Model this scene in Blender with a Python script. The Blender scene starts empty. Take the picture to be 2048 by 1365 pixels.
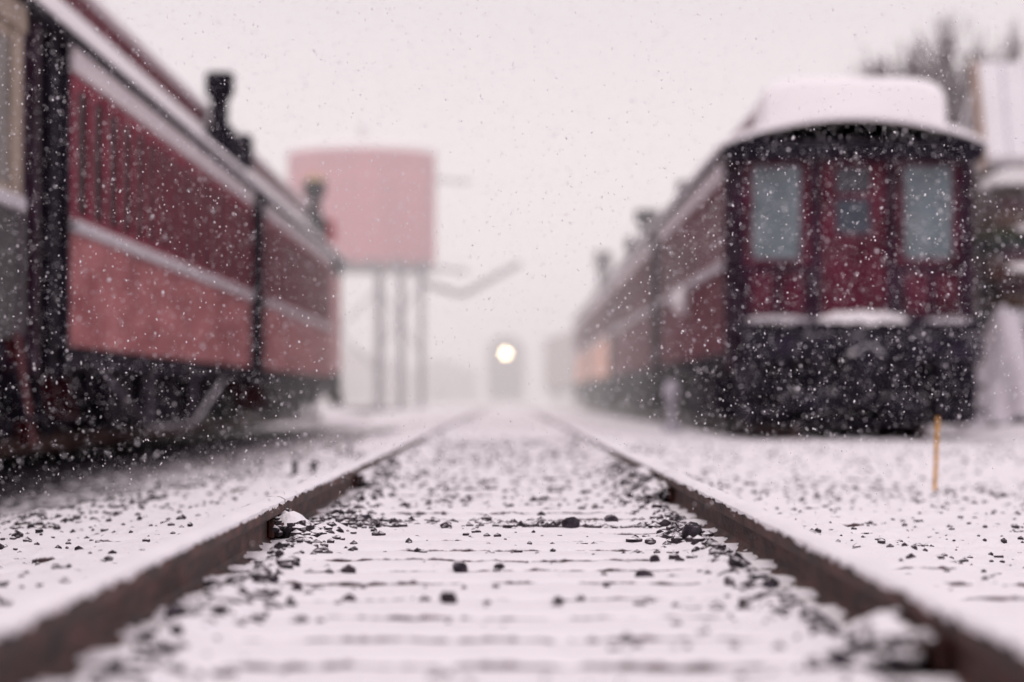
import bpy, math, random
import numpy as np
from mathutils import Vector, Matrix
random.seed(7); rng=np.random.default_rng(11)
scene=bpy.context.scene
scene.view_settings.view_transform='Standard'
scene.view_settings.look='None'
COL=scene.collection
SNOWC=(0.89,0.845,0.87)

# ---------------------------------------------------------------- materials
def mat(name,color,rough=0.7,var=0.25,scale=6.0,bump=0.0,bscale=40.0,snow=None,stretch=(1,1,1),color2=None,spec=0.25,dust=0.0):
    m=bpy.data.materials.new(name); m.use_nodes=True
    nt=m.node_tree; N=nt.nodes; L=nt.links
    p=N['Principled BSDF']; p.inputs['Roughness'].default_value=rough
    p.inputs['Specular IOR Level'].default_value=spec
    tc=N.new('ShaderNodeTexCoord'); mp=N.new('ShaderNodeMapping'); mp.inputs['Scale'].default_value=stretch
    L.new(tc.outputs['Object'],mp.inputs['Vector'])
    n=N.new('ShaderNodeTexNoise'); n.inputs['Scale'].default_value=scale; n.inputs['Detail'].default_value=5
    L.new(mp.outputs[0],n.inputs['Vector'])
    r=N.new('ShaderNodeValToRGB')
    c1=[max(0,c*(1-var)) for c in color]; c2=[min(1,c*(1+var)) for c in (color2 or color)]
    r.color_ramp.elements[0].position=.3; r.color_ramp.elements[1].position=.7
    r.color_ramp.elements[0].color=(*c1,1); r.color_ramp.elements[1].color=(*c2,1)
    L.new(n.outputs['Fac'],r.inputs['Fac'])
    out=r.outputs['Color']
    if dust>0:
        n4=N.new('ShaderNodeTexNoise'); n4.inputs['Scale'].default_value=3.5; n4.inputs['Detail'].default_value=9; n4.inputs['Roughness'].default_value=.75
        L.new(tc.outputs['Object'],n4.inputs['Vector'])
        m4=N.new('ShaderNodeMapRange'); m4.inputs['From Min'].default_value=.5; m4.inputs['From Max'].default_value=.75; m4.inputs['To Max'].default_value=dust
        L.new(n4.outputs['Fac'],m4.inputs['Value'])
        x4=N.new('ShaderNodeMixRGB'); x4.inputs['Color2'].default_value=(.6,.54,.58,1)
        L.new(m4.outputs[0],x4.inputs['Fac']); L.new(out,x4.inputs['Color1']); out=x4.outputs[0]
    if snow is not None:
        g=N.new('ShaderNodeNewGeometry'); s=N.new('ShaderNodeSeparateXYZ'); L.new(g.outputs['Normal'],s.inputs[0])
        n2=N.new('ShaderNodeTexNoise'); n2.inputs['Scale'].default_value=bscale*.5; n2.inputs['Detail'].default_value=3
        L.new(tc.outputs['Object'],n2.inputs['Vector'])
        ad=N.new('ShaderNodeMath'); ad.operation='MULTIPLY_ADD'; ad.inputs[1].default_value=.7
        L.new(n2.outputs['Fac'],ad.inputs[0]); L.new(s.outputs['Z'],ad.inputs[2])
        mr=N.new('ShaderNodeMapRange'); mr.inputs['From Min'].default_value=snow+.35-.08; mr.inputs['From Max'].default_value=snow+.35+.12
        L.new(ad.outputs[0],mr.inputs['Value'])
        mx=N.new('ShaderNodeMixRGB'); mx.inputs['Color2'].default_value=(*SNOWC,1)
        L.new(mr.outputs[0],mx.inputs['Fac']); L.new(out,mx.inputs['Color1']); out=mx.outputs[0]
    L.new(out,p.inputs['Base Color'])
    if bump>0:
        n3=N.new('ShaderNodeTexNoise'); n3.inputs['Scale'].default_value=bscale; n3.inputs['Detail'].default_value=6
        L.new(mp.outputs[0],n3.inputs['Vector'])
        b=N.new('ShaderNodeBump'); b.inputs['Strength'].default_value=bump; b.inputs['Distance'].default_value=.01
        L.new(n3.outputs['Fac'],b.inputs['Height']); L.new(b.outputs[0],p.inputs['Normal'])
    return m

M_snow=mat('snow',SNOWC,.85,.04,3,.5,120,spec=.15)
M_roofsnow=mat('roof_snow',(0.91,0.87,0.885),.85,.03,1.2,.3,20,spec=.15)
M_rail=mat('rusty_rail_steel',(0.012,0.0045,0.005),.6,.6,22,.9,60,color2=(.070,.024,.018),spec=.25,dust=.05,stretch=(1,.25,1))
M_tie=mat('snowy_tie_wood',(0.075,0.045,0.048),.85,.4,20,.6,60,snow=.36,spec=.1)
M_stone=mat('ballast_stone',(0.018,0.014,0.020),.8,.5,30,.5,90,snow=.82,color2=(.052,.040,.046),spec=.15)
M_clump=mat('snowy_clump',(0.020,0.015,0.022),.8,.5,30,.5,90,snow=.42,color2=(.05,.04,.045),spec=.1)
M_stoned=mat('bare_ballast_stone',(0.018,0.014,0.020),.8,.5,30,.5,90,snow=.95,color2=(.05,.04,.05),spec=.15)
M_black=mat('black_iron',(0.010,0.007,0.014),.7,.5,5,.2,30,spec=.12)
M_under=mat('dark_underframe',(0.011,0.007,0.015),.8,.6,3,.2,10,snow=1.0,dust=.04,spec=.10)
M_plat=mat('platform_iron',(0.014,0.010,0.020),.7,.5,3,.2,8,snow=.72,spec=.15,dust=.08)
M_pink=mat('faded_red_paint',(0.33,0.10,0.11),.7,.20,1.2,.15,30,stretch=(1,.7,3),color2=(.40,.155,.16),dust=.14,spec=.15)
M_maroon=mat('maroon_paint',(0.120,0.014,0.032),.6,.35,2.5,.15,30,dust=.10,spec=.15)
M_rib=mat('maroon_rib_paint',(0.21,0.018,0.042),.6,.3,2.5,.15,30,spec=.12)
M_endmar=mat('weathered_end_maroon',(0.078,0.011,0.026),.6,.5,3,.15,30,dust=.12,spec=.15)
M_maroon_l=mat('maroon_window_shade',(0.018,0.0018,0.006),.5,.4,3,spec=.08)
M_step=mat('dark_red_step',(0.030,0.004,0.008),.6,.4,4,spec=.1)
M_purple=mat('dark_purple_panel',(0.026,0.008,0.020),.6,.5,3,.1,30,dust=.12,spec=.12)
M_letter=mat('pale_letterboard',(0.62,0.55,0.57),.7,.12,3)
M_trim=mat('frosted_belt_trim',(0.50,0.46,0.49),.7,.2,8,snow=.2)
M_tan=mat('tan_car_paint',(0.30,0.235,0.19),.7,.2,2)
M_olive=mat('olive_grey_paint',(0.062,0.057,0.06),.7,.25,2)
M_glass=mat('frosted_glass',(0.115,0.145,0.165),.25,.35,5,spec=.5,dust=.22)
M_glassd=mat('dark_glass',(0.040,0.040,0.055),.2,.3,2,spec=.5)
M_orange=mat('peach_panel',(0.74,0.42,0.32),.6,.1,1)
M_palepink=mat('pale_pink_panel',(0.55,0.28,0.28),.6,.15,1.5)
M_tank=mat('tank_red',(0.46,0.11,0.145),.7,.10,.8,stretch=(1,1,.2),spec=.1)
M_timber=mat('grey_timber',(0.10,0.09,0.115),.8,.3,2,snow=.8,spec=.1)
M_brown=mat('brown_planks',(0.055,0.034,0.032),.8,.4,2,stretch=(4,4,.4),spec=.1)
M_bark=mat('bark',(0.14,0.10,0.115),.9,.3,5,spec=.1)
M_stake=mat('yellow_stake',(0.55,0.25,0.02),.6,.3,40,.3,80)
M_loco=mat('locomotive_black',(0.010,0.008,0.012),.7,.3,2,spec=.08)
M_box=mat('boxcar_brown',(0.24,0.17,0.16),.8,.2,1)
M_frod=mat('frosted_iron',(.09,.07,.095),.7,.4,8,snow=.5)

M_lamp=bpy.data.materials.new('lit_headlight'); M_lamp.use_nodes=True
nt=M_lamp.node_tree; nt.nodes.clear(); e=nt.nodes.new('ShaderNodeEmission'); o=nt.nodes.new('ShaderNodeOutputMaterial')
e.inputs['Color'].default_value=(1,.76,.45,1); e.inputs['Strength'].default_value=24; nt.links.new(e.outputs[0],o.inputs[0])

# ---------------------------------------------------------------- mesh builder
class MB:
    def __init__(s): s.v=[]; s.f=[]
    def add(s,v,f):
        o=len(s.v); s.v+= [tuple(float(c) for c in q) for q in v]; s.f+=[tuple(i+o for i in q) for q in f]; return s
    def box(s,x0,x1,y0,y1,z0,z1,c=0.0):
        if x0>x1:x0,x1=x1,x0
        c=min(c,(x1-x0)*.45,(y1-y0)*.45,(z1-z0)*.45)
        if c<=0:
            v=[(x,y,z) for x in(x0,x1) for y in(y0,y1) for z in(z0,z1)]
            f=[(0,1,3,2),(4,6,7,5),(0,4,5,1),(2,3,7,6),(0,2,6,4),(1,5,7,3)]
            return s.add(v,f)
        def ring(a,b,c0,z,d):
            xa,xb,ya,yb=x0+d,x1-d,y0+d,y1-d; k=c0
            return [(xa+k,ya,z),(xb-k,ya,z),(xb,ya+k,z),(xb,yb-k,z),(xb-k,yb,z),(xa+k,yb,z),(xa,yb-k,z),(xa,ya+k,z)]
        R=ring(0,0,c,z0,c*.8)+ring(0,0,c,z0+c,0)+ring(0,0,c,z1-c,0)+ring(0,0,c,z1,c*.8)
        f=[tuple(range(7,-1,-1)),tuple(range(24,32))]
        for k in range(3):
            for i in range(8):
                j=(i+1)%8; f.append((k*8+i,k*8+j,(k+1)*8+j,(k+1)*8+i))
        return s.add(R,f)
    def cyl(s,p0,p1,r0,r1=None,n=10):
        r1=r0 if r1 is None else r1
        p0=Vector(p0);p1=Vector(p1); d=(p1-p0)
        if d.length<1e-6: return s
        d.normalize()
        u=d.orthogonal().normalized(); w=d.cross(u)
        v=[]
        for p,r in((p0,r0),(p1,r1)):
            for i in range(n):
                a=2*math.pi*i/n; v.append(p+(u*math.cos(a)+w*math.sin(a))*r)
        f=[(i,(i+1)%n,n+(i+1)%n,n+i) for i in range(n)]
        f+=[tuple(range(n-1,-1,-1)),tuple(range(n,2*n))]
        return s.add(v,f)
    def lathe(s,prof,c,axis='z',n=32):
        v=[];m=len(prof)
        for r,h in prof:
            for i in range(n):
                a=2*math.pi*i/n; x,y=r*math.cos(a),r*math.sin(a)
                q=(x,y,h) if axis=='z' else ((h,x,y) if axis=='x' else (x,h,y))
                v.append((q[0]+c[0],q[1]+c[1],q[2]+c[2]))
        f=[]
        for k in range(m-1):
            for i in range(n):
                j=(i+1)%n; f.append((k*n+i,k*n+j,(k+1)*n+j,(k+1)*n+i))
        f.append(tuple(range(n-1,-1,-1))); f.append(tuple(range((m-1)*n,m*n)))
        return s.add(v,f)
    def extr(s,prof,y0,y1):
        n=len(prof); v=[(x,y0,z) for x,z in prof]+[(x,y1,z) for x,z in prof]
        f=[(i,(i+1)%n,n+(i+1)%n,n+i) for i in range(n)]+[tuple(range(n-1,-1,-1)),tuple(range(n,2*n))]
        return s.add(v,f)
    def obj(s,name,m,parent=None,loc=(0,0,0),smooth=False,label=None,cat=None,group=None,kind=None):
        me=bpy.data.meshes.new(name); me.from_pydata(s.v,[],s.f); me.materials.append(m)
        import bmesh
        bm=bmesh.new(); bm.from_mesh(me); bmesh.ops.recalc_face_normals(bm,faces=bm.faces[:]); bm.to_mesh(me); bm.free()
        if smooth:
            for p in me.polygons:p.use_smooth=True
            try: me.set_sharp_from_angle(angle=math.radians(45))
            except Exception: pass
        ob=bpy.data.objects.new(name,me); COL.objects.link(ob); ob.location=loc
        if parent: ob.parent=parent
        if label: ob['label']=label
        if cat: ob['category']=cat
        if group: ob['group']=group
        if kind: ob['kind']=kind
        return ob
def empty(name,loc,label,cat,group=None):
    o=bpy.data.objects.new(name,None); COL.objects.link(o); o.location=loc; o['label']=label; o['category']=cat
    o.empty_display_size=.3
    if group:o['group']=group
    return o

# ---------------------------------------------------------------- noise
def vn(x,y,sc,seed,sy=None):
    sy=sy or sc
    r=np.random.default_rng(seed); T=r.random((256,256))
    X=x/sc;Y=y/sy; i=np.floor(X).astype(int); j=np.floor(Y).astype(int); fx=X-i; fy=Y-j
    fx=fx*fx*(3-2*fx); fy=fy*fy*(3-2*fy)
    a=T[i%256,j%256];b=T[(i+1)%256,j%256];c=T[i%256,(j+1)%256];d=T[(i+1)%256,(j+1)%256]
    return (a*(1-fx)+b*fx)*(1-fy)+(c*(1-fx)+d*fx)*fy-.5
TS=0.45; TW=0.21; TY0=2.05
def sstep(a,b,x):
    t=np.clip((x-a)/(b-a),0,1); return t*t*(3-2*t)
def gh(x,y):
    x=np.asarray(x,float);y=np.asarray(y,float)
    n=.018*vn(x,y,.16,1)+.014*vn(x,y,.06,2)+.008*vn(x,y,.03,9)
    big=.05*vn(x,y,1.3,3)+.08*vn(x,y,5,4)
    ax=np.abs(x)
    inside=1-sstep(1.15,1.45,ax)
    lay=.007*vn(x,y,.6,31,.05)+.005*vn(x,y,.3,32,.03)
    rough=sstep(8.5,14,y)
    zin=-.0048+.0085*rough+n*(.33+.7*rough)+lay+.010*vn(x,y,.6,5)
    foot=np.exp(-((ax-.60)/.07)**2)
    zin=zin+foot*(.018+.035*vn(x,y,.05,41)+.02*vn(x,y,.09,42))
    zin=zin+sstep(.80,.95,ax)*(.012+n*.8)
    zout=-.035+n*1.5+big*.5
    z=zin*inside+zout*(1-inside)
    drift=np.exp(-((ax-.69)/.085)**2)
    f=np.where(x<0,sstep(12.1,12.5,y),sstep(10.6,11.0,y))
    z=z+drift*f*(.072+.05*vn(x,y,.9,6)+.045*vn(x,y,.15,16))
    z=z-.16*sstep(1.7,3.0,-x)*(1-sstep(54,60,y))
    return z

# ---------------------------------------------------------------- ground
def axis(pts):
    out=[]
    for a,b,st in pts: out+=list(np.arange(a,b-1e-6,st))
    out.append(pts[-1][1]); return np.array(out)
xs=axis([(-500,-100,50),(-100,-20,8),(-20,-8,1),(-8,-3.2,.15),(-3.2,-1.4,.03),(-1.4,1.4,.018),(1.4,3.2,.03),(3.2,9,.1),(9,20,1),(20,100,8),(100,500,50)])
ys=axis([(-40,0,5),(0,2.6,.2),(2.6,11,.014),(11,18,.045),(18,40,.15),(40,120,2),(120,1000,40)])
XX,YY=np.meshgrid(xs,ys); ZZ=gh(XX,YY)
nx,ny=len(xs),len(ys)
V=np.stack([XX.ravel(),YY.ravel(),ZZ.ravel()],1)
I=np.arange(nx*ny).reshape(ny,nx)
F=np.stack([I[:-1,:-1].ravel(),I[:-1,1:].ravel(),I[1:,1:].ravel(),I[1:,:-1].ravel()],1)
def npmesh(name,V,F,m,smooth=True):
    me=bpy.data.meshes.new(name); k=F.shape[1]
    me.vertices.add(len(V)); me.vertices.foreach_set('co',V.astype(np.float32).ravel())
    me.loops.add(F.size); me.loops.foreach_set('vertex_index',F.astype(np.int32).ravel())
    me.polygons.add(len(F)); me.polygons.foreach_set('loop_start',np.arange(0,F.size,k,dtype=np.int32))
    me.update(calc_edges=True); me.validate()
    me.polygons.foreach_set('use_smooth',np.full(len(F),smooth))
    me.materials.append(m); ob=bpy.data.objects.new(name,me); COL.objects.link(ob); return ob
mg=bpy.data.materials.new('snowy_ground'); mg.use_nodes=True
nt=mg.node_tree;N=nt.nodes;L=nt.links;p=N['Principled BSDF'];p.inputs['Roughness'].default_value=.85;p.inputs['Specular IOR Level'].default_value=.15
g=N.new('ShaderNodeNewGeometry'); sp=N.new('ShaderNodeSeparateXYZ'); L.new(g.outputs['Position'],sp.inputs[0])
sn_=N.new('ShaderNodeSeparateXYZ'); L.new(g.outputs['Normal'],sn_.inputs[0])
def mrange(src,a,b,c=0,d=1):
    m=N.new('ShaderNodeMapRange'); m.interpolation_type='SMOOTHSTEP'
    m.inputs['From Min'].default_value=a;m.inputs['From Max'].default_value=b;m.inputs['To Min'].default_value=c;m.inputs['To Max'].default_value=d
    L.new(src,m.inputs['Value']); return m.outputs[0]
def mth(op,a,b):
    m=N.new('ShaderNodeMath');m.operation=op
    for i,q in enumerate((a,b)):
        if isinstance(q,(int,float)): m.inputs[i].default_value=q
        else: L.new(q,m.inputs[i])
    return m.outputs[0]
def noise(sc,det=4):
    n=N.new('ShaderNodeTexNoise');n.inputs['Scale'].default_value=sc;n.inputs['Detail'].default_value=det
    L.new(g.outputs['Position'],n.inputs['Vector']);return n.outputs['Fac']
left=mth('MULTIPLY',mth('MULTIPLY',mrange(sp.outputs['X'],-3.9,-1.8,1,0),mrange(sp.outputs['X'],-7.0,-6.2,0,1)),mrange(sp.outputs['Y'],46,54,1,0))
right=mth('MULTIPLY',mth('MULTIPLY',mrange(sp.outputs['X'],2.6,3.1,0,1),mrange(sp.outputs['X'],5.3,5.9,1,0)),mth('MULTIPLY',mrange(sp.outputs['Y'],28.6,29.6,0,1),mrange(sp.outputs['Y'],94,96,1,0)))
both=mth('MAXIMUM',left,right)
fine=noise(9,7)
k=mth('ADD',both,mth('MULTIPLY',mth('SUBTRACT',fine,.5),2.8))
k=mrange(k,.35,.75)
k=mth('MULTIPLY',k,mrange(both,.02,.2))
spk=mrange(noise(26,5),.68,.74,0,.7)
slope=mrange(mth('ADD',sn_.outputs['Y'],mth('MULTIPLY',noise(30,3),-.5)),-.68,-.84,0,.65)
k=mth('MAXIMUM',mth('MAXIMUM',k,spk),slope)
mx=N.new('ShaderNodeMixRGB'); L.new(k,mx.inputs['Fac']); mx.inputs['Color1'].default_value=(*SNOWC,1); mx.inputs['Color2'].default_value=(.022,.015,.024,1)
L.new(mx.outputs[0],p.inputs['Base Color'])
b=N.new('ShaderNodeBump');b.inputs['Strength'].default_value=.6;b.inputs['Distance'].default_value=.012
L.new(mth('ADD',noise(90,5),mth('MULTIPLY',noise(20,4),1.5)),b.inputs['Height']);L.new(b.outputs[0],p.inputs['Normal'])
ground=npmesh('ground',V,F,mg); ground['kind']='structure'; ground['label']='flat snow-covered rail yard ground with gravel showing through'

# ---------------------------------------------------------------- ties
def tie_mesh(seed):
    r=np.random.default_rng(seed); mb=MB()
    n=60; hw=TW/2; w1=np.cumsum(r.normal(0,.001,n+1)); w1-=w1.mean()
    rings=[]
    for i in range(n+1):
        x=-1.28+2.56*i/n
        j=lambda a:float(r.normal(0,a))
        e=float(w1[i])*.6; t=j(.0016)
        rings.append([(x,-hw+e,-.15),(x,-hw+e+j(.001),-.005+t),(x,-hw+.006+e,.003+t),(x,-.06,.007+j(.002)),(x,-.012,.006+t),(x,-.008,.001+t),(x,.05,.006+j(.003)),(x,hw-.014,.003+j(.003)),(x,hw,-.012),(x,hw,-.15)])
    v=[q for R in rings for q in R]; f=[]; m_=10
    for i in range(n):
        for k in range(m_):
            l=(k+1)%m_; f.append((i*m_+k,(i+1)*m_+k,(i+1)*m_+l,i*m_+l))
    f.append(tuple(range(m_))); f.append(tuple(n*m_+k for k in range(m_)))
    mb.add(v,f); return mb
protos=[tie_mesh(s).obj('railroad_tie',M_tie,smooth=True) for s in range(8)]
for i,o in enumerate(protos): o.location=(0,TY0+TS*i,0)
ties=list(protos)
for i in range(8,140):
    o=protos[(i*5)%8].copy(); COL.objects.link(o); o.location=(random.gauss(0,.04),TY0+TS*i+random.gauss(0,.015),random.gauss(0,.003)); o.rotation_euler=(random.gauss(0,.01),random.gauss(0,.004),random.gauss(0,.008)); ties.append(o)
for o in ties:
    o['label']='snow-covered dark wooden tie lying under the rails';o['category']='railroad tie';o['group']='ties of the railway track'

# ---------------------------------------------------------------- rails
RH=.115
def rail_prof():
    h=RH
    return [(-.065,-.03),(.065,-.03),(.065,-.014),(.020,.004),(.009,.016),(.009,h-.046),(.032,h-.036),(.036,h-.028),(.036,h-.008),(.028,h),(-.028,h),(-.036,h-.008),(-.036,h-.028),(-.032,h-.036),(-.009,h-.046),(-.009,.016),(-.020,.004),(-.065,-.014)]
def rail(x0,ya,yb,fine,lab,cap=True):
    root=MB().extr(rail_prof(),ya+.004,yb-.004).obj('rail',M_rail,loc=(x0,0,0),label=lab,cat='rail',group='steel rails of the tracks')
    if not cap: return root
    st=.012 if fine else .25
    n=max(4,int((yb-ya)/st)); yy=np.linspace(ya+.01,yb-.01,n)
    xo=yy*0+x0
    wl=-.038-.003*vn(yy,xo,.05,21)*2; wr=.038+.003*vn(yy,xo,.05,22)*2
    th=.012+.006*vn(yy,xo,.12,23)+.006*vn(yy,xo,.03,24)
    lo=-.003+.014*vn(yy,xo,.07,25)+.010*vn(yy,xo,.02,28); ro=-.003+.014*vn(yy,xo,.06,26)+.010*vn(yy,xo,.02,29)
    v=[]
    for i in range(n):
        z=RH
        v+=[(wl[i],yy[i],z+lo[i]),(wl[i]*.98,yy[i],z+th[i]*.5),(wl[i]*.6,yy[i],z+th[i]),(0,yy[i],z+th[i]*1.15),(wr[i]*.6,yy[i],z+th[i]),(wr[i]*.98,yy[i],z+th[i]*.5),(wr[i],yy[i],z+ro[i])]
    f=[(i*7+k,(i+1)*7+k,(i+1)*7+k+1,i*7+k+1) for i in range(n-1) for k in range(6)]
    MB().add(v,f).obj('snow_cap',M_snow,parent=root,smooth=True)
    return root
GX=.7175+.036
def blob(r,seed,amp=.3,sub=2,sq=.7):
    import bmesh
    bm=bmesh.new(); bmesh.ops.create_icosphere(bm,subdivisions=sub,radius=1)
    rr=np.random.default_rng(seed)
    d=rr.normal(size=(7,3)); d/=np.linalg.norm(d,axis=1)[:,None]
    c=rr.uniform(.6,.95,7)
    v=[]
    for q in bm.verts:
        p=np.array(q.co)
        for k in range(7):
            t=p@d[k]-c[k]
            if t>0: p=p-d[k]*t*.9
        p=p*(1+rr.normal(0,amp*.1))
        v.append((p[0]*r,p[1]*r*.9,p[2]*r*sq))
    f=[tuple(x.index for x in fc.verts) for fc in bm.faces]; bm.free(); return v,f
jl={-1:[8.0,12.3],1:[4.25,10.8]}
for s in(-1,1):
    j=[0.2]+jl[s]+[24,36,48,60,84,108,132,156,186]
    for a,b_ in zip(j[:-1],j[1:]):
        R=rail(s*GX,a,b_,a<12,'rusty brown steel rail capped with snow on wooden ties')
        if b_<13:
            mb=MB()
            mb.box(-s*.011,-s*.03,b_-.30,b_+.30,.012,RH-.045,.004)
            for k in(-.22,-.09,.05,.19):
                mb.cyl((-s*.03,b_+k,.042),(-s*.055,b_+k,.042),.016,.016,6)
            mb.obj('joint_bar',M_rail,parent=R)
            rr=random.Random(int(b_*10)); cl=MB()
            v,f=blob(.085,int(b_*7),sub=3,sq=.85)
            cl.add([(p[0]*.8-s*.075,p[1]*1.6+b_-.1,p[2]+.025) for p in v],f)
            for k in range(60):
                v,f=blob(rr.uniform(.012,.030),k+int(b_*7),sub=1)
                cx=-s*rr.uniform(.03,.17); cy=b_-.1+rr.uniform(-.2,.2); cz=(.095-abs(cx)*.45)*rr.uniform(.3,1.0)
                cl.add([(p[0]+cx,p[1]+cy,p[2]+cz) for p in v],f)
            cl.obj('snow_clump',M_clump,parent=R,smooth=False,label='snowy lumps heaped at the rail joint')
for x0,a,b_,cp in((-5.0-GX,2,110,False),(-5.0+GX,2,110,False),(4.15-GX,28.2,175,True),(4.15+GX,28.2,175,True)):
    rail(x0,a,b_,False,'dark steel rail of a siding beneath parked coaches',cp)

# ---------------------------------------------------------------- stones
def stones(name,xs_,ys_,sz,m,emb=.15,sub=1,label=''):
    Vs=[];Fs=[];o=0; shapes=[blob(1,s,.4,sub,.85) for s in range(24)]
    z=gh(xs_,ys_)
    for i in range(len(xs_)):
        v,f=shapes[rng.integers(24)]; v=np.array(v); a=rng.uniform(0,6.28); c,s=math.cos(a),math.sin(a)
        v=np.stack([v[:,0]*c-v[:,1]*s,v[:,0]*s+v[:,1]*c,v[:,2]],1)*sz[i]*np.array([rng.uniform(.8,1.2),rng.uniform(.8,1.2),rng.uniform(.75,1.15)])
        v+=np.array([xs_[i],ys_[i],z[i]+emb*sz[i]]); Vs.append(v); Fs.append(np.array(f)+o); o+=len(v)
    ob=npmesh(name,np.concatenate(Vs),np.concatenate(Fs),m,False); ob['kind']='stuff'; ob['label']=label; ob['category']='gravel'; return ob
X=[];Y=[];S=[]
def addst(n,fx,fy,s0,s1):
    for _ in range(n):
        X.append(fx());Y.append(fy());S.append(s0+(s1-s0)*random.random()**1.8)
def near_rail():
    s=random.choice((-1,1)); return s*(.67-abs(random.gauss(0,.055)))
addst(1400,near_rail,lambda:3+11*random.random()**.8,.008,.026)
addst(160,lambda:random.choice((-1,1))*random.gauss(.50,.07),lambda:3+6*random.random(),.008,.026)
addst(480,lambda:random.uniform(-.65,.65),lambda:random.uniform(3,12),.006,.020)
addst(210,lambda:random.gauss(.15,.24),lambda:random.gauss(8.75,.12),.010,.028)
addst(90,lambda:random.gauss(-.5,.08),lambda:random.gauss(8.8,.15),.012,.028)
addst(110,lambda:random.gauss(.56,.06),lambda:random.gauss(8.2,.5),.012,.032)
addst(1700,lambda:random.uniform(-.7,.7),lambda:random.uniform(9.5,26),.008,.026)
addst(2400,lambda:random.uniform(.9,4),lambda:random.uniform(5.5,14),.005,.018)
addst(3000,lambda:random.uniform(.9,9),lambda:random.uniform(11,28),.010,.026)
addst(1700,lambda:-random.uniform(.9,2.3),lambda:random.uniform(4,20),.007,.020)
stones('track_gravel',np.array(X),np.array(Y),np.array(S),M_stone,.05,1,'dark ballast stones poking out of thin snow')
n=5200; xx=-(1.6+np.abs(rng.normal(0,1.1,n))); yy=4+rng.random(n)*34
stones('siding_gravel',xx,yy,rng.uniform(.008,.024,n),M_stone,.1,1,'dark gravel beside the siding')
def pxg(px,py,h=.455):
    d=4835*h/(py-795); return ((px-1012)/4835*d,d)
for k,(px,py,w) in enumerate([(1300,1155,34),(1320,1116,22),(910,1200,36),(1390,1085,44),(370,1245,46),(440,1172,34),(1010,1135,22),(930,1136,30),(1480,1150,26),(560,1165,24),(1150,1052,34),(685,1040,30),(740,1043,26),(1230,1045,30),(1420,1265,30),(620,1240,26),(250,1345,44),(900,1352,50),(1700,1345,60),(1550,1190,30),(300,1320,40),(1130,1200,22)]):
    x,d=pxg(px,py); r=w/2*d/4835*1.15
    v,f=blob(r,100+k,.5,2,.8)
    ob=MB().add(v,f).obj('stone',M_stoned if k%3<2 else M_stone,loc=(x,d,float(gh(x,d))+r*.4),smooth=False,label='dark angular stone sitting on snowy ties',cat='stone',group='larger stones between the rails')
    ob.rotation_euler=(0,0,k*1.3)

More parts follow.
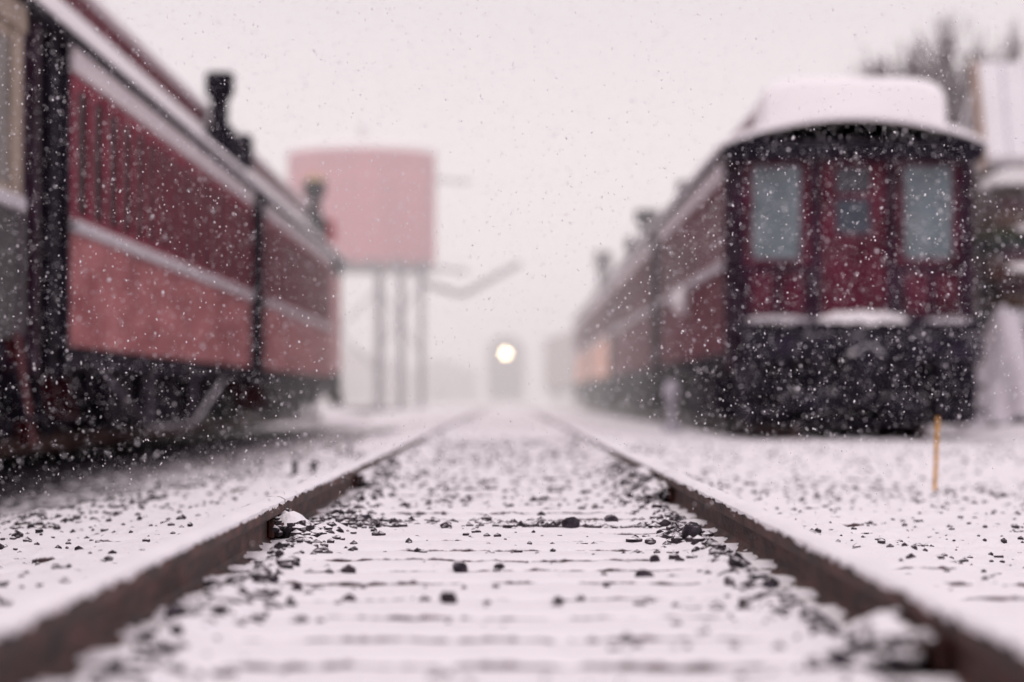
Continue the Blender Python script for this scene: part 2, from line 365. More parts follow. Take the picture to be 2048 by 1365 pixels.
# ---------------------------------------------------------------- coach
def coach(x0,ya,yb,s,lab,HW=1.5,sill=.88,belt=1.85,wtop=3.10,eave=3.36,roofin=.85,roofz=4.12,cltop=4.42,
          lower=M_pink,upper=M_rib,shade=M_maroon_l,vest=M_black,v0=.85,v1=.85,letter=M_letter,wsp=.78,steps=M_step,grp='old passenger coaches parked on sidings',snowth=.07,rods=True,pw=.12,capth=.14,dp=.028):
    root=empty('passenger_coach',(x0,ya,0),lab,'train coach',grp); Ln=yb-ya
    P=dict(parent=root); a,b=v0,Ln-v1
    mb=MB().box(-HW+.02,HW-.02,a,b,sill,belt)
    for y in np.arange(a+.1,b,.35):
        mb.box(s*(HW-.02),s*(HW-.012),y,y+.30,sill+.04,belt-.03)
    mb.obj('lower_panel',lower,**P)
    W0=HW-dp
    mb=MB().box(-W0,W0,a,b,belt+.002,wtop+.04)
    ny_=max(2,int((b-a-.2)/wsp)); w=(b-a-.2)/ny_
    for i in range(ny_+1):
        y=a+.1+i*w; mb.box(s*W0,s*HW,y-pw,y+pw,belt+.05,wtop)
    mb.box(s*W0,s*(HW-.01),a,b,belt+.05,belt+.12); mb.box(s*W0,s*(HW-.01),a,b,wtop-.10,wtop)
    wall=mb.obj('upper_wall',upper,**P)
    wm=MB(); g0,g1=pw+.003,w-pw-.003
    wm.box(s*(W0+.002),s*(W0+.008),g0,g1,belt+.123,wtop-.103); wm.box(s*(W0+.008),s*(W0+.014),g0,g1,(belt+wtop)/2-.02,(belt+wtop)/2+.02)
    for i in range(ny_):
        if i==0: w0=wm.obj('window',shade,parent=wall); o=w0
        else: o=w0.copy(); COL.objects.link(o); o.parent=wall
        o.location=(0,a+.1+i*w,0)
    MB().box(s*(HW-.02),s*(HW+.05),a,b,belt-.05,belt+.05,.01).obj('belt_rail',M_trim,**P)
    MB().box(s*(HW-.06),s*(HW+.03),a-.1,b+.1,wtop+.003,eave-.03).obj('letterboard',letter,**P)
    for (u,v_) in((0.03,a-.003),(b+.003,Ln-.03)):
        mb=MB(); mb.box(-HW+.08,HW-.08,u,v_,sill-.15,wtop+.15)
        for q in(-1,1):
            mb.box(q*(HW-.16),q*(HW-.01),u,u+.16,sill-.25,wtop+.2,.02); mb.box(q*(HW-.16),q*(HW-.01),v_-.16,v_,sill-.25,wtop+.2,.02)
        mb.box(-HW+.1,HW-.1,u+.1,v_-.1,sill-.3,sill-.16)
        mb.obj('vestibule',vest,**P)
    def prof(zo=0):
        pr=[]; ro=HW+.08
        for q in np.linspace(0,1,7):
            ang=q*math.pi/2
            pr.append((ro-(ro-roofin)*math.sin(ang*.9)/math.sin(math.pi*.45), eave+zo+(roofz-eave)*(1-math.cos(ang))*.5+(roofz-eave)*q*.5))
        return pr
    pr=prof(); full=[(x,z) for x,z in pr]+[(-x,z) for x,z in reversed(pr)]
    full=full+[(-(HW+.08),eave-.06),(HW+.08,eave-.06)]
    MB().extr(full,-.12,Ln+.12).obj('roof',M_black,**P)
    cl=MB().extr([(roofin-.04,roofz-.2),(roofin-.04,cltop),(-roofin+.04,cltop),(-roofin+.04,roofz-.2)],.3,Ln-.3)
    for y in np.arange(.8,Ln-.8,.9): cl.box(s*(roofin-.04),s*(roofin-.02),y,y+.55,roofz+.05,cltop-.06)
    cl.obj('clerestory',M_maroon,**P)
    mb=MB()
    for q in(-1,1):
        top=[(q*x,z+snowth*(1 if i<6 else .9)) for i,(x,z) in enumerate(pr)]
        top[0]=(q*(HW+.10),eave+.01); top.insert(1,(q*(HW+.105),eave+snowth))
        bot=[(q*x,z+.002) for x,z in pr]
        mb.extr(top+bot[::-1],-.14,Ln+.14)
    mb.obj('deck_snow',M_roofsnow,parent=root)
    ct=[]; rr=roofin+.08
    for q in np.linspace(-1,1,21):
        qq=math.copysign(abs(q)**.5,q); ct.append((rr*qq, cltop+.004+ (capth+snowth)*(1-abs(qq)**9)))
    ct=[(rr,cltop+.003)]+ct[::-1]+[(-rr,cltop+.003)]
    n_=len(ct); secs=[(.12,.55),(.16,.85),(.28,.97),(.5,1),(Ln-.5,1),(Ln-.28,.97),(Ln-.16,.85),(Ln-.12,.55)]
    v=[];f=[]
    for y,k in secs: v+=[(x*(.97+.03*k),y,cltop+.003+(z-cltop-.003)*k) for x,z in ct]
    for i in range(len(secs)-1):
        for k in range(n_): l=(k+1)%n_; f.append((i*n_+k,i*n_+l,(i+1)*n_+l,(i+1)*n_+k))
    f.append(tuple(range(n_)));f.append(tuple((len(secs)-1)*n_+k for k in range(n_)))
    MB().add(v,f).obj('roof_snow',M_roofsnow,parent=root,smooth=True)
    mb=MB().box(-HW+.08,HW-.08,.2,Ln-.2,sill-.18,sill-.003); mb.box(-.35,.35,.1,Ln-.1,sill-.45,sill-.18)
    for y in(Ln*.36,Ln*.5,Ln*.60): mb.box(-HW+.2,HW-.35,y-.75,y+.7,.16,sill-.18,.05)
    mb.cyl((0,Ln*.42,.5),(0,Ln*.42+1.2,.5),.22)
    mb.obj('underframe',M_under,**P)
    if rods:
        for xx_ in(HW-.10,HW-.7):
            mb=MB()
            pts=[(s*xx_,2.2,sill-.05),(s*xx_,Ln*.38,.14),(s*xx_,Ln*.60,.14),(s*xx_,Ln-2.4,sill-.05)]
            for u,v_ in zip(pts[:-1],pts[1:]): mb.cyl(u,v_,.024)
            for u in pts[1:3]: mb.box(u[0]-.03,u[0]+.03,u[1]-.04,u[1]+.04,.18,sill-.1)
            mb.obj('truss_rod',M_frod,**P)
    for yc in(2.6,Ln-2.6):
        mb=MB()
        for q in(-1,1):
            mb.box(q*.98,q*1.12,yc-1.35,yc+1.35,.52,.68,.03)
            mb.box(q*.96,q*1.16,yc-.45,yc+.45,.30,.52,.03)
            for e_ in(-.95,.95):
                mb.box(q*.96,q*1.2,yc+e_-.15,yc+e_+.15,.42,.74,.04)
            for e_ in(-.25,0,.25): mb.cyl((q*1.06,yc+e_,.25),(q*1.06,yc+e_,.62),.08)
        mb.box(-1.0,1.0,yc-.2,yc+.2,.45,.66)
        tr=mb.obj('truck',M_under,parent=root)
        for e_ in(-.95,.95):
            wb=MB()
            for q in(-1,1):
                c=(q*.72,yc+e_,.54)
                wb.lathe([(.05,-.09*q),(.12,-.09*q),(.15,-.03*q),(.33,-.02*q),(.36,-.07*q),(.42,-.07*q),(.425,.05*q),(.455,.06*q),(.455,.085*q),(.3,.05*q),(.05,.06*q)],c,'x',28)
            wb.cyl((-.75,yc+e_,.54),(.75,yc+e_,.54),.07)
            wb.obj('wheel',M_under,parent=tr,smooth=True)
    for yc in(.45,Ln-.45):
        mb=MB()
        for k in range(3):
            z=sill-.12-.22*k; mb.box(s*(HW-.55+.14*k),s*(HW-.22+.14*k),yc-.36,yc+.36,z-.03,z)
        for e_ in(-.36,.36):
            mb.extr([(s*(HW-.5),sill-.1),(s*(HW-.05),sill-.1),(s*(HW+.06),.30),(s*(HW-.15),.30)],yc+e_-.02,yc+e_+.02)
        mb.obj('step',steps,**P)
    for y,d_ in((0,-1),(Ln,1)):
        MB().box(-.12,.12,y-.1,y+.1,.72,.92).box(-.16,.16,y+d_*.1-.09,y+d_*.1+.09,.68,.96,.04).obj('coupler',M_under,**P)
    return root,Ln
L0,_=coach(-5.0,3.2,18.3,1,'tan and olive old rail car coupled to a red coach',lower=M_olive,upper=M_tan,shade=mat('tan_shade',(.17,.15,.14),.5,.2,3),vest=M_purple,wsp=1.5,letter=M_tan,pw=.2,steps=M_black)
mb=MB().add([(1.40,14.1,.92),(1.40,14.3,.92),(1.40,14.95,.10),(1.40,14.75,.10),(1.50,14.1,.92),(1.50,14.3,.92),(1.50,14.95,.10),(1.50,14.75,.10)],[(0,1,2,3),(4,7,6,5),(0,4,5,1),(1,5,6,2),(2,6,7,3),(3,7,4,0)])
mb.obj('diagonal_brace',mat('red_brace',(.09,.011,.018),.6,.4,4,spec=.15),parent=L0,label='dark red slanting brace')
L1,ln1=coach(-5.0,18.72,34.15,1,'faded red coach with maroon window band, snow on roof')
L2,ln2=coach(-5.0,34.45,51.8,1,'faded red coach with pale pink end vestibule, snowy roof',v1=3.2,vest=M_black)
MB().box(1.42,1.49,ln2-3.1,ln2-.25,.95,3.0,.03).obj('vestibule_panel',M_palepink,parent=L2,label='pale pink curved end panel')
def stack(root,x,y,z0,z1,r,cap,m=M_black):
    h=z1-z0; MB().lathe([(r*1.5,z0-.3),(r*1.5,z0+.16*h),(r*.85,z0+.24*h),(r*.85,z0+.58*h),(r*.95,z0+.60*h),(cap,z0+.70*h),(cap,z0+.97*h),(cap*.95,z1)],(x,y,0),'z',16).obj('chimney',m,parent=root,smooth=True)
stack(L1,1.05,33.4-18.72,4.02,4.95,.15,.205)
MB().box(1.0,1.25,1.2,1.6,3.85,4.36,.05).obj('roof_vent',M_black,parent=L2)
stack(L2,.97,51-34.45,4.1,5.02,.17,.24)
MB().cyl((.97,16.55,5.02),(.97,16.55,5.17),.27,.1).obj('chimney_cap',mat('tan_cap',(.5,.33,.18),.8,.2,5),parent=L2)
MB().box(1.1,1.38,17.0,17.3,3.75,4.25,.06).obj('roof_vent',mat('bright_red',(.4,.02,.04),.6,.2,5),parent=L2)

R_kw=dict(HW=1.47,sill=1.02,belt=2.08,wtop=3.12,eave=3.44,roofin=1.0,roofz=3.74,cltop=4.00,lower=M_maroon,upper=M_maroon,shade=M_glassd,steps=M_under,snowth=.07,rods=False,pw=.13,capth=.20)
RA,lnA=coach(4.15,28.8,42.6,-1,'dark maroon coach end with snowy clerestory roof',v0=.9,vest=M_purple,**dict(R_kw,wsp=.9))
RB,_=coach(4.15,43.4,61.2,-1,'maroon coach with pale letterboard and snow on roof',**dict(R_kw,wsp=.8))
kw=dict(R_kw);kw.update(lower=M_orange,wsp=.8)
RC,_=coach(4.15,61.9,78.5,-1,'maroon coach with peach lower panels in snowfall',**kw)
RD,_=coach(4.15,79.2,95.0,-1,'hazy maroon coach with peach lower panels',**kw)
stack(RB,-.75,14.5,4.0,4.95,.22,.30); stack(RB,-.55,4.5,4.0,4.75,.15,.2); stack(RD,-.7,6,4.0,5.6,.24,.32); stack(RC,-.6,5,4.0,4.7,.15,.22)
MB().box(-1.2,-.95,15.9,16.4,4.0,4.4,.04).obj('roof_vent',M_black,parent=RB)
P=dict(parent=RA)
mb=MB()
mb.box(-1.40,1.40,-.02,.028,1.38,2.02)
for x in(-1.40,-.50,.40,1.26): mb.box(x,x+.11,-.06,-.021,1.38,3.34,.015)
mb.box(-1.40,1.40,-.05,-.0215,3.26,3.40)
mb.obj('end_wall',M_purple,**P)
for x in(-1.22,-.86,.62,.98): MB().box(x,x+.28,-.035,-.0215,1.45,1.95,.01).obj('end_panel',M_endmar,**P)
for u,v_ in((-1.29,-.50),(.51,1.26)): MB().box(u,v_,-.03,.026,2.03,3.26).obj('end_panel',M_endmar,**P)
for x in(-1.20,.61):
    fr=MB(); w=.57
    for u in((x-.05,x,2.06,3.24),(x+w,x+w+.05,2.06,3.24)): fr.box(u[0],u[1],-.05,-.0305,u[2],u[3])
    fr.box(x,x+w,-.05,-.0305,3.21,3.24); fr.box(x,x+w,-.05,-.0305,2.06,2.11)
    g_=MB().box(x,x+w,-.042,-.031,2.11,3.21).obj('window',M_glass,parent=RA,label='large frosted end window')
    fr.obj('frame',M_endmar,parent=g_)
mb=MB().box(-.37,.39,-.03,.026,1.40,3.255)
for x in(-.27,.04): mb.box(x,x+.24,-.045,-.031,1.5,2.25,.01)
dr=mb.obj('door',mat('door_red',(.085,.011,.026),.6,.4,3,dust=.12,spec=.15),parent=RA,label='maroon end door with two small panes')
M_pane=mat('pane',(.055,.065,.085),.3,.2,5)
for z0,z1 in((2.42,2.82),(2.90,3.20)): MB().box(-.20,.20,-.045,-.032,z0,z1).obj('window',M_glassd if z0>2.8 else M_pane,parent=dr)
MB().cyl((.30,-.04,2.3),(.30,-.10,2.3),.03).obj('handle',M_black,parent=dr)
hood=[]
for q in np.linspace(-1,1,17): hood.append((1.54*q,3.44+.30*(1-q*q)))
hood+=[(1.50,3.28),(1.2,3.26)]+[(1.2*q,3.26+.08*(1-q*q)) for q in np.linspace(.9,-.9,11)]+[(-1.2,3.26),(-1.50,3.28)]
MB().extr(hood,-.30,.1).obj('hood',M_black,**P)
top=[(1.57*q,3.45+.31*(1-q*q)) for q in np.linspace(-1,1,17)]
tb=[(x,z+.08*(1-abs(x/1.57)**4)+.02) for x,z in top]
MB().extr([(x,z-.006) for x,z in top]+tb[::-1],-.34,.2).obj('hood_snow',M_roofsnow,**P)
blk=[]
for t in np.linspace(math.pi,0,33):
    c_,s_=math.cos(t),math.sin(t); blk.append((1.08*math.copysign(abs(c_)**.38,c_),3.76+.52*abs(s_)**.42))
blk=[(-1.08,3.5)]+blk+[(1.08,3.5)];n_=len(blk)
v=[];f=[];secs=[(-.30,.80),(-.28,.90),(-.23,.96),(-.12,.99),(.2,1),(.8,1.0)]
for y,k in secs: v+=[(x*(.90+.10*k),y,3.5+(z-3.5)*k) for x,z in blk]
for i in range(len(secs)-1):
    for k in range(n_): l=(k+1)%n_; f.append((i*n_+k,i*n_+l,(i+1)*n_+l,(i+1)*n_+k))
f.append(tuple(range(n_)));f.append(tuple((len(secs)-1)*n_+k for k in range(n_)))
MB().add(v,f).obj('snow_mound',M_roofsnow,parent=RA,smooth=True)
mb=MB().box(-1.42,1.42,-.75,-.07,1.22,1.34,.02)
mb.box(-1.36,1.36,-.82,-.60,.90,1.20,.03)
for q in(-1,1):
    mb.box(q*.45,q*.62,-.95,-.8,.8,1.2,.02)
    mb.box(q*.9,q*1.38,-.50,0,.20,.86,.03)
    for k in range(3): mb.box(q*.92,q*(1.42),-.90+.12*k,-.3,.28+.28*k,.33+.28*k)
    mb.box(q*.88,q*.92,-.9,-.3,.24,.95)
mb.box(-.95,.95,-.45,.4,.12,.84,.05)
for x in(-.5,.35): mb.cyl((x,-.85,.85),(x+.05,-1.0,.35),.035)
mb.box(-.8,-.3,-.75,-.40,.3,.55,.05); mb.box(.25,.75,-.75,-.40,.25,.5,.05)
mb.box(-1.38,1.38,-.45,-.3,.14,.4,.06)
mb.obj('platform',M_plat,**P)
MB().box(-.2,.2,-1.15,-.7,.72,1.0,.05).box(-.10,.10,-1.32,-1.14,.66,1.06,.04).obj('coupler',M_plat,**P)
def snowstrip(x0,x1,h,seed,m,name='platform_snow'):
    r=random.Random(seed); n=26; v=[];f=[]
    for i in range(n+1):
        x=x0+(x1-x0)*i/n; e=max(0.0,math.sin(math.pi*i/n))**.35; hh=.012+h*e*(.55+.45*r.random()); lo_=-.05*r.random()*e
        v+=[(x,-.83,1.345+lo_),(x,-.85,1.35+hh*.5),(x,-.72,1.345+hh),(x,-.5,1.345+hh*.9),(x,-.45,1.342)]
    for i in range(n):
        for k in range(4): f.append((i*5+k,(i+1)*5+k,(i+1)*5+k+1,i*5+k+1))
    MB().add(v,f).obj(name,m,parent=RA,smooth=True)
snowstrip(-.52,.52,.12,3,M_roofsnow); snowstrip(-1.32,-.60,.06,5,M_trim); snowstrip(.75,1.25,.03,6,M_trim)
for q in(-1,1):
    MB().cyl((q*1.43,-.60,.9),(q*1.43,-.60,2.3),.022).obj('handrail',M_black,**P)
v,f=blob(.14,55,.3,2,1.5)
MB().add([(p[0]-1.62,p[1]+6.0,p[2]+1.85) for p in v],f).obj('marker_lamp',M_roofsnow,parent=RA,label='white snow-covered round side lamp',smooth=True)

# ---------------------------------------------------------------- water tower
wt=empty('water_tower',(-5.9,99,0),'red wooden railroad water tower with snowy roof on timber legs','water tower')
mb=MB().lathe([(3.0,5.95),(3.03,6.0),(3.0,10.55),(2.9,10.56)],(0,0,0),'z',56)
for i in range(56):
    a=2*math.pi*i/56; mb.box(3.0*math.cos(a)-.02,3.0*math.cos(a)+.02,3.0*math.sin(a)-.02,3.0*math.sin(a)+.02,6.0,10.5)
mb.obj('tank',M_tank,parent=wt)
hp=mat('hoop_iron',(.38,.10,.13),.6,.2,3)
for z in(6.3,6.8,7.4,8.1,8.9,9.8): MB().lathe([(3.03,z-.03),(3.06,z-.02),(3.06,z+.02),(3.03,z+.03)],(0,0,0),'z',40).obj('hoop',hp,parent=wt)
rf=MB().lathe([(3.10,10.36),(3.16,10.40),(3.16,10.62),(3.0,10.76),(1.6,10.92),(.3,11.0),(.02,11.02)],(0,0,0),'z',40).obj('roof',mat('tower_roof_snow',(.95,.91,.91),.8,.02,2),parent=wt,smooth=True)
MB().lathe([(.12,10.98),(.12,11.4),(.17,11.5),(.08,11.8),(.03,11.9)],(0,0,0),'z',12).obj('finial',M_trim,parent=rf)
mb=MB()
for x in np.linspace(-2.6,2.6,6): mb.box(x-.12,x+.12,-2.9,2.9,5.78,5.94)
for y in(-2.1,-.7,.7,2.1): mb.box(-2.9,2.9,y-.12,y+.12,5.62,5.77)
mb.obj('deck',M_timber,parent=wt)
for x in(-2.35,.75,1.65,2.5):
    for y in(-2.0,2.0):
        xx_=x*(1 if y<0 else .965)
        MB().box(xx_-.10,xx_+.10,y-.10,y+.10,-.1,5.61,.03).obj('leg',M_timber,parent=wt)
MB().cyl((-2.35,-2.05,1.5),(.75,-2.05,4.8),.045).cyl((.75,-2.05,1.5),(-2.35,-2.05,4.8),.045).obj('brace',M_timber,parent=wt)
MB().cyl((.75,-2.12,2.2),(2.5,-2.12,5.0),.045).cyl((2.5,-2.12,2.2),(.75,-2.12,5.0),.045).obj('brace',M_timber,parent=wt)
mb=MB(); pts=[(2.2,-.2,5.5),(2.6,-.2,5.1),(4.15,-.2,4.65),(6.5,-.2,5.95)]
for i,(a_,b_) in enumerate(zip(pts[:-1],pts[1:])): mb.cyl(a_,b_,.13,.13 if i<2 else .11,12)
mb.obj('spout',M_timber,parent=wt)
MB().cyl((2.9,-.2,5.75),(4.4,-.2,5.6),.08).obj('spout_arm',M_timber,parent=wt)
MB().cyl((2.9,-.4,9.35),(4.5,-.4,9.25),.06).obj('lever_rod',M_timber,parent=wt)

# ---------------------------------------------------------------- locomotive
lo=empty('locomotive',(0,190,0),'dark locomotive approaching head-on with lit headlight','locomotive')
pr=[(-1.45,1.1),(1.45,1.1),(1.48,4.0)]+[(1.48*math.cos(a),4.0+1.35*math.sin(a)) for a in np.linspace(.1,math.pi-.1,11)]+[(-1.48,4.0)]
MB().extr(pr,0,14).obj('body',M_loco,parent=lo)
MB().extr([(-1.0,1.1),(1.0,1.1),(1.0,2.9),(.8,3.2),(-.8,3.2),(-1.0,2.9)],-1.4,-.003).obj('nose',M_loco,parent=lo)
for x in(-1.1,.45): MB().box(x,x+.65,-.03,-.003,3.35,3.75).obj('window',M_glassd,parent=lo)
MB().cyl((0,-.01,3.9),(0,-.35,3.9),.36,.36,24).obj('headlight_housing',M_loco,parent=lo)
MB().cyl((0,-.352,3.9),(0,-.37,3.9),.30,.30,24).obj('headlight',M_lamp,parent=lo,label='glowing warm white round headlight')
mb=MB().extr([(-1.3,.25),(1.3,.25),(1.45,1.09),(-1.45,1.09)],-1.7,-1.45); mb.box(-.2,.2,-2.2,-1.7,.7,1.0); mb.obj('pilot',M_loco,parent=lo)
for y in(1.5,3.5,9.5,11.5):
    wb=MB()
    for q in(-1,1): wb.lathe([(.1,-.05*q),(.5,-.05*q),(.5,.05*q),(.1,.05*q)],(q*.75,y,.6),'x',24)
    wb.obj('wheel',M_loco,parent=lo)
MB().box(-1.2,1.2,.2,13.8,.55,1.09).obj('underframe',M_loco,parent=lo)
bc=empty('boxcar',(4.15,155,0),'brown boxcar standing on the siding in the mist','boxcar')
MB().extr([(-1.5,1.1),(1.5,1.1),(1.5,4.2),(0,4.7),(-1.5,4.2)],0,13).obj('body',M_box,parent=bc)
MB().extr([(-1.6,4.2),(0,4.72),(1.6,4.2),(1.6,4.33),(0,4.87),(-1.6,4.33)],-.1,13.1).obj('roof_snow',M_roofsnow,parent=bc)
MB().box(-1.53,-1.502,5.5,7.5,1.2,4.0).obj('door',M_box,parent=bc)
mb=MB()
for y in(1.6,3.2,9.8,11.4):
    for q in(-1,1): mb.lathe([(.1,-.05*q),(.42,-.05*q),(.42,.05*q),(.1,.05*q)],(q*.75,y,.54),'x',20)
mb.box(-1.3,1.3,.3,12.7,.7,1.09); mb.obj('running_gear',M_under,parent=bc)
def shed(x,y,w,d,h,rh,lab):
    r=empty('shed',(x,y,0),lab,'shed')
    MB().extr([(-w/2,-.1),(w/2,-.1),(w/2,h),(0,h+rh),(-w/2,h)],0,d).obj('wall',M_box,parent=r)
    MB().extr([(-w/2-.4,h-.1),(0,h+rh+.05),(w/2+.4,h-.1),(w/2+.4,h+.15),(0,h+rh+.3),(-w/2-.4,h+.15)],-.4,d+.4).obj('roof',M_roofsnow,parent=r)
    for q in(-.28,.28): MB().box(w*q-.6,w*q+.6,-.03,-.003,1.2,2.6).obj('window',M_glassd,parent=r)
    MB().box(-.7,.7,-.03,-.003,0,2.3).obj('door',M_brown,parent=r)
shed(-6.3,235,7,10,3,1.2,'pale low shed half lost in the mist')
shed(-14,215,9,12,3.5,1.4,'grey snow-roofed shed behind the tower')

# ---------------------------------------------------------------- right building
sh=empty('workshop_building',(7.95,40,0),'brown timber workshop with tall pale snow-covered metal roof','building')
MB().box(.2,9,.75,2.6,-.1,4.3).obj('wall',M_brown,parent=sh)
mb=MB()
for x in np.arange(.3,9,.32): mb.box(x,x+.05,.70,.748,0,4.25)
mb.obj('batten',M_brown,parent=sh)
RT=.6; ZT=6.1
v=[(0,0,4.35),(9.3,0,4.35),(9.3,RT,ZT-.15),(0,RT,ZT-.15),(0,-.12,4.45),(9.3,-.12,4.45),(9.3,RT-.05,ZT),(0,RT-.05,ZT),(0,3.2,4.35),(9.3,3.2,4.35),(0,3.3,4.5),(9.3,3.3,4.5)]
f=[(0,1,5,4),(4,5,6,7),(0,3,2,1),(7,6,11,10),(3,8,9,2),(8,10,11,9),(0,4,7,3),(3,7,10,8),(1,2,6,5),(2,9,11,6)]
MB().add(v,f).obj('roof',mat('snowy_metal_roof',(.78,.75,.78),.7,.06,1),parent=sh)
mb=MB()
for x in np.arange(.4,9.2,.45): mb.cyl((x,-.13,4.46),(x,RT-.06,ZT),.02,.02,6)
mb.obj('roof_seam',mat('seam',(.55,.50,.55),.7,.1,3),parent=sh)
MB().add([(-.12,-.2,4.2),(-.003,-.2,4.2),(-.003,RT,ZT-.3),(-.12,RT,ZT-.3),(-.12,-.2,4.52),(-.003,-.2,4.52),(-.003,RT-.1,ZT+.03),(-.12,RT-.1,ZT+.03)],[(0,1,2,3),(4,7,6,5),(0,4,5,1),(2,6,7,3),(0,3,7,4),(1,5,6,2)]).obj('bargeboard',mat('bargeboard_tan',(.30,.20,.16),.7,.2,3),parent=sh)
MB().box(-.05,9.2,-1.4,-.003,3.75,3.86).obj('porch_roof',M_brown,parent=sh)
MB().extr([(-.1,3.865),(9.25,3.865),(9.25,4.1),(.1,4.13),(-.1,4.0)],-1.5,-.13).obj('porch_snow',M_roofsnow,parent=sh)
for x in(.1,3.2,6.4): MB().box(x,x+.18,-1.3,-1.12,-.1,3.75).obj('porch_post',M_brown,parent=sh)
st=empty('timber_stack',(7.10,35.5,0),'stack of rough brown timbers dusted with snow','timber stack')
z=0.02;r=random.Random(4)
while z<3.25:
    h=r.uniform(.12,.26); mb=MB(); o_=r.uniform(0,.22)
    mb.box(o_,3.4+r.uniform(-.2,.3),r.uniform(-.15,.1),1.6,z,z+h-.02,.02); mb.obj('timber',mat('timber',tuple(c*r.uniform(.25,1.1) for c in(.065,.040,.040)),.8,.5,4,snow=.7,dust=.25,spec=.1) ,parent=st)
    if r.random()<.25:
        v,f=blob(r.uniform(.08,.15),int(z*90),.4,2,.4); xx_=r.uniform(.1,1.0); MB().add([(p[0]*1.6+xx_,p[1]-.1,p[2]+z+h) for p in v],f).obj('snow_patch',M_roofsnow,parent=st,smooth=True)
    z+=h
n1,n2=18,14; v=[];f=[]
for i in range(n1+1):
    for j in range(n2+1):
        u=i/n1; t=j/n2
        x=-.55+1.1*u; hh=.15+1.75*float(sstep(0,.8,np.array(u)))*(1-t*.95)+.05*math.sin(u*19+t*7)+.04*math.sin(t*23+u*5)
        v.append((x,1.0-1.5*t+.08*math.sin(u*14),hh-.1))
for i in range(n1):
    for j in range(n2): a_=i*(n2+1)+j; f.append((a_,a_+1,a_+n2+2,a_+n2+1))
MB().add(v,f).obj('tarpaulin_covered_pile',mat('pale_tarpaulin',(.58,.53,.58),.8,.12,2,.4,10),loc=(6.95,34.2,0),smooth=True,label='pale snow-dusted tarpaulin draped over a sloping pile',cat='tarpaulin pile')
v,f=blob(1.0,77,.2,3,.35)
MB().add([(p[0]*2.0,p[1]*1.0,p[2]*.75) for p in v],f).obj('snow_bank',M_snow,loc=(8.1,33.2,-.05),smooth=True,label='low bank of ploughed snow beside the workshop',cat='snow bank')
v,f=blob(1.0,78,.2,3,.35)
MB().add([(p[0]*1.1,p[1]*3.0,p[2]*.9) for p in v],f).obj('snow_bank',M_snow,loc=(-4.3,57.5,-.1),smooth=True,label='rounded snow bank beyond the last red coach',cat='snow bank')

# ---------------------------------------------------------------- bare trees
def tree(x,y,h,seed,spread=.34):
    r=random.Random(seed); root=empty('tree',(x,y,0),'bare leafless tree with fine upright twigs','tree')
    tk=MB(); cr=MB()
    def br(p,d,l,rad,lev,mb):
        e_=p+d*l; mb.cyl(p,e_,max(rad,.022),max(rad*.65,.014),6 if lev<2 else 3)
        if lev>=5: return
        for k in range(4 if lev<4 else 5):
            nd=(d+Vector((r.gauss(0,spread),r.gauss(0,spread),r.gauss(.18,.15)))).normalized()
            br(p+d*l*r.uniform(.6,1),nd,l*r.uniform(.66,.86),rad*.62,lev+1,cr)
    br(Vector((0,0,-.1)),Vector((0,0,1)),h*.27,.22,0,tk)
    zz_=sorted(q[2] for q in cr.v); zs=zz_[int(len(zz_)*.985)]; k=h/zs
    for m_ in(tk,cr): m_.v=[(q[0]*k*.8,q[1]*k*.8,q[2]*k) for q in m_.v]
    tk.obj('trunk',M_bark,parent=root); cr.obj('crown',M_bark,parent=root)
tree(9.0,49,7.5,3); tree(9.9,52,7.9,5); tree(8.3,50,6.9,8)

# ---------------------------------------------------------------- small things
x,d=pxg(1873,965); MB().cyl((0,0,-.1),(.022,0,.37),.011,.0105,8).obj('marker_stake',M_stake,loc=(x,d,float(gh(x,d))+.04),label='thin yellow marker stake stuck upright in snow',cat='stake')
for px,py,h in((595,958,.055),(633,953,.045),(682,915,.04),(703,913,.04)):
    x,d=pxg(px,py); MB().cyl((0,0,-.05),(0,0,h),.014,.014,8).cyl((0,0,h),(0,0,h+.012),.020,.018,8).obj('iron_pin',M_black,loc=(x,d,float(gh(x,d))+.02),label='short black iron pin sticking out of snow beside rail',cat='iron pin',group='iron pins beside the rail')
MB().lathe([(.14,-.1),(.13,.08),(.06,.12),(.055,.42),(.11,.46),(.12,.6),(.07,.68),(.02,.70)],(0,0,0),'z',14).obj('switch_lamp_post',mat('whitish_post',(.48,.45,.50),.8,.2,6),loc=(2.28,33,0),smooth=True,label='short whitish post crusted with snow near coach',cat='post')

# ---------------------------------------------------------------- falling snow
def flakes(n,x0,x1,y0,y1,z0,z1,s0,s1):
    c=np.stack([rng.uniform(x0,x1,n),rng.uniform(y0,y1,n),rng.uniform(z0,z1,n)],1)
    base=np.array([(1,0,0),(-1,0,0),(0,1,0),(0,-1,0),(0,0,1),(0,0,-1)],float)
    s=(s0+(s1-s0)*rng.random(n)**2.0)[:,None,None]
    A=rng.normal(size=(n,3,3))*.25+np.eye(3)[None]*.75
    v=(base[None]@A)*s*np.array([1,1,1.4])[None,None,:]
    v=v+c[:,None,:]
    F=np.array([(0,2,4),(2,1,4),(1,3,4),(3,0,4),(2,0,5),(1,2,5),(3,1,5),(0,3,5)])
    f=(F[None]+(np.arange(n)*6)[:,None,None]).reshape(-1,3)
    return v.reshape(-1,3),f
vs=[];fs=[];o_=0
for a in((26000,-2.5,2.5,5.4,10.0,.12,2.6,.0014,.0040),(26000,-3.6,3.6,10.0,15,.1,4.0,.002,.0050),(24000,-7,8,15,30,.1,6,.003,.006),(8000,-9,11,30,50,.1,9,.003,.006)):
    v,f=flakes(*a); vs.append(v); fs.append(f+o_); o_+=len(v)
mf=bpy.data.materials.new('snowflake');mf.use_nodes=True;nt=mf.node_tree;nt.nodes.clear()
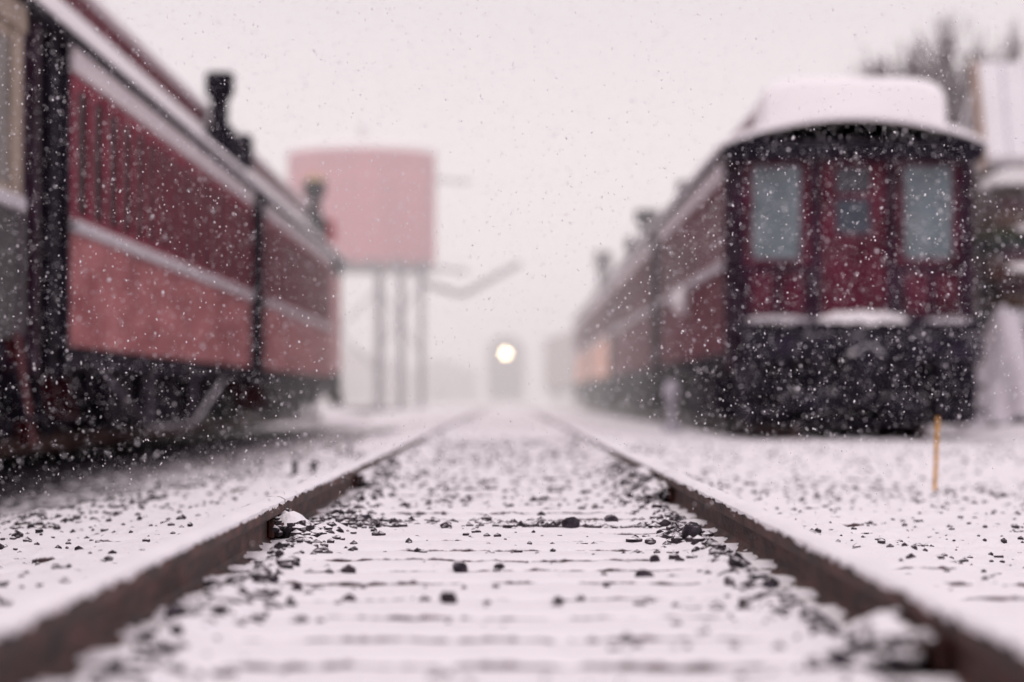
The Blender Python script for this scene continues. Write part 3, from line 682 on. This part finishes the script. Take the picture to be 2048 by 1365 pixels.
tx=nt.nodes.new('ShaderNodeTexNoise');rp=nt.nodes.new('ShaderNodeValToRGB');rp.color_ramp.elements[0].color=(.95,.92,.95,1);rp.color_ramp.elements[1].color=(1,.98,1,1)
df=nt.nodes.new('ShaderNodeBsdfDiffuse');tr=nt.nodes.new('ShaderNodeBsdfTranslucent');ms=nt.nodes.new('ShaderNodeMixShader');oo=nt.nodes.new('ShaderNodeOutputMaterial')
nt.links.new(tx.outputs['Fac'],rp.inputs['Fac'])
for q in(df,tr): nt.links.new(rp.outputs[0],q.inputs['Color'])
ms.inputs[0].default_value=.5;nt.links.new(df.outputs[0],ms.inputs[1]);nt.links.new(tr.outputs[0],ms.inputs[2]);nt.links.new(ms.outputs[0],oo.inputs['Surface'])
fl=npmesh('falling_snow',np.concatenate(vs),np.concatenate(fs),mf,True); fl['kind']='stuff'; fl['label']='fine white snowflakes falling through the air';fl['category']='snowflakes'

# ---------------------------------------------------------------- mist
mm=bpy.data.materials.new('mist_volume');mm.use_nodes=True;nt=mm.node_tree;nt.nodes.clear()
vo=nt.nodes.new('ShaderNodeVolumePrincipled');oo=nt.nodes.new('ShaderNodeOutputMaterial');nt.links.new(vo.outputs[0],oo.inputs['Volume'])
vo.inputs['Color'].default_value=(.97,.96,.97,1);vo.inputs['Density'].default_value=.0088;vo.inputs['Anisotropy'].default_value=0
vo.inputs['Emission Strength'].default_value=.0040;vo.inputs['Emission Color'].default_value=(1,.90,.89,1)  # faint glow added to the mist, standing in for multiply scattered skylight
mist=MB().box(-120,120,34,420,-2,26).obj('mist',mm); mist['kind']='stuff'; mist['label']='pale snowy mist hanging over the far yard';mist['category']='mist'

# ---------------------------------------------------------------- light, world, camera
w=bpy.data.worlds.new('World');scene.world=w;w.use_nodes=True;nt=w.node_tree;nt.nodes.clear()
sky=nt.nodes.new('ShaderNodeTexSky');sky.sky_type='NISHITA';sky.sun_disc=False;sky.sun_elevation=math.radians(60);sky.sun_rotation=math.radians(160)
b1=nt.nodes.new('ShaderNodeBackground');b1.inputs['Strength'].default_value=.05;nt.links.new(sky.outputs[0],b1.inputs['Color'])
b2=nt.nodes.new('ShaderNodeBackground');b2.inputs['Strength'].default_value=1.0
tc=nt.nodes.new('ShaderNodeTexCoord');sx=nt.nodes.new('ShaderNodeSeparateXYZ');nt.links.new(tc.outputs['Generated'],sx.inputs[0])
rp=nt.nodes.new('ShaderNodeValToRGB');rp.color_ramp.elements[0].position=0;rp.color_ramp.elements[0].color=(.63,.51,.475,1)
rp.color_ramp.elements[1].position=.22;rp.color_ramp.elements[1].color=(.50,.40,.37,1)
e3=rp.color_ramp.elements.new(.6);e3.color=(.70,.585,.57,1)
nt.links.new(sx.outputs['Z'],rp.inputs['Fac']);nt.links.new(rp.outputs[0],b2.inputs['Color'])
ad=nt.nodes.new('ShaderNodeAddShader');oo=nt.nodes.new('ShaderNodeOutputWorld')
nt.links.new(b1.outputs[0],ad.inputs[0]);nt.links.new(b2.outputs[0],ad.inputs[1]);nt.links.new(ad.outputs[0],oo.inputs[0])
sd=bpy.data.lights.new('sun','SUN');sd.energy=1.0;sd.angle=math.radians(30);sd.color=(1,.96,.95);so=bpy.data.objects.new('sun',sd);COL.objects.link(so)
so.rotation_euler=(math.radians(30),0,math.radians(-20))
cam=bpy.data.cameras.new('camera');co=bpy.data.objects.new('camera',cam);COL.objects.link(co);scene.camera=co
cam.lens=85;cam.sensor_width=36;cam.clip_start=.05;cam.clip_end=3000
co.location=(.015,0,.46);co.rotation_euler=(math.radians(90+math.degrees(math.atan(112.5/4835))),0,math.radians(-math.degrees(math.atan(12/4835))))
cam.dof.use_dof=True;cam.dof.focus_distance=7.8;cam.dof.aperture_fstop=1.5
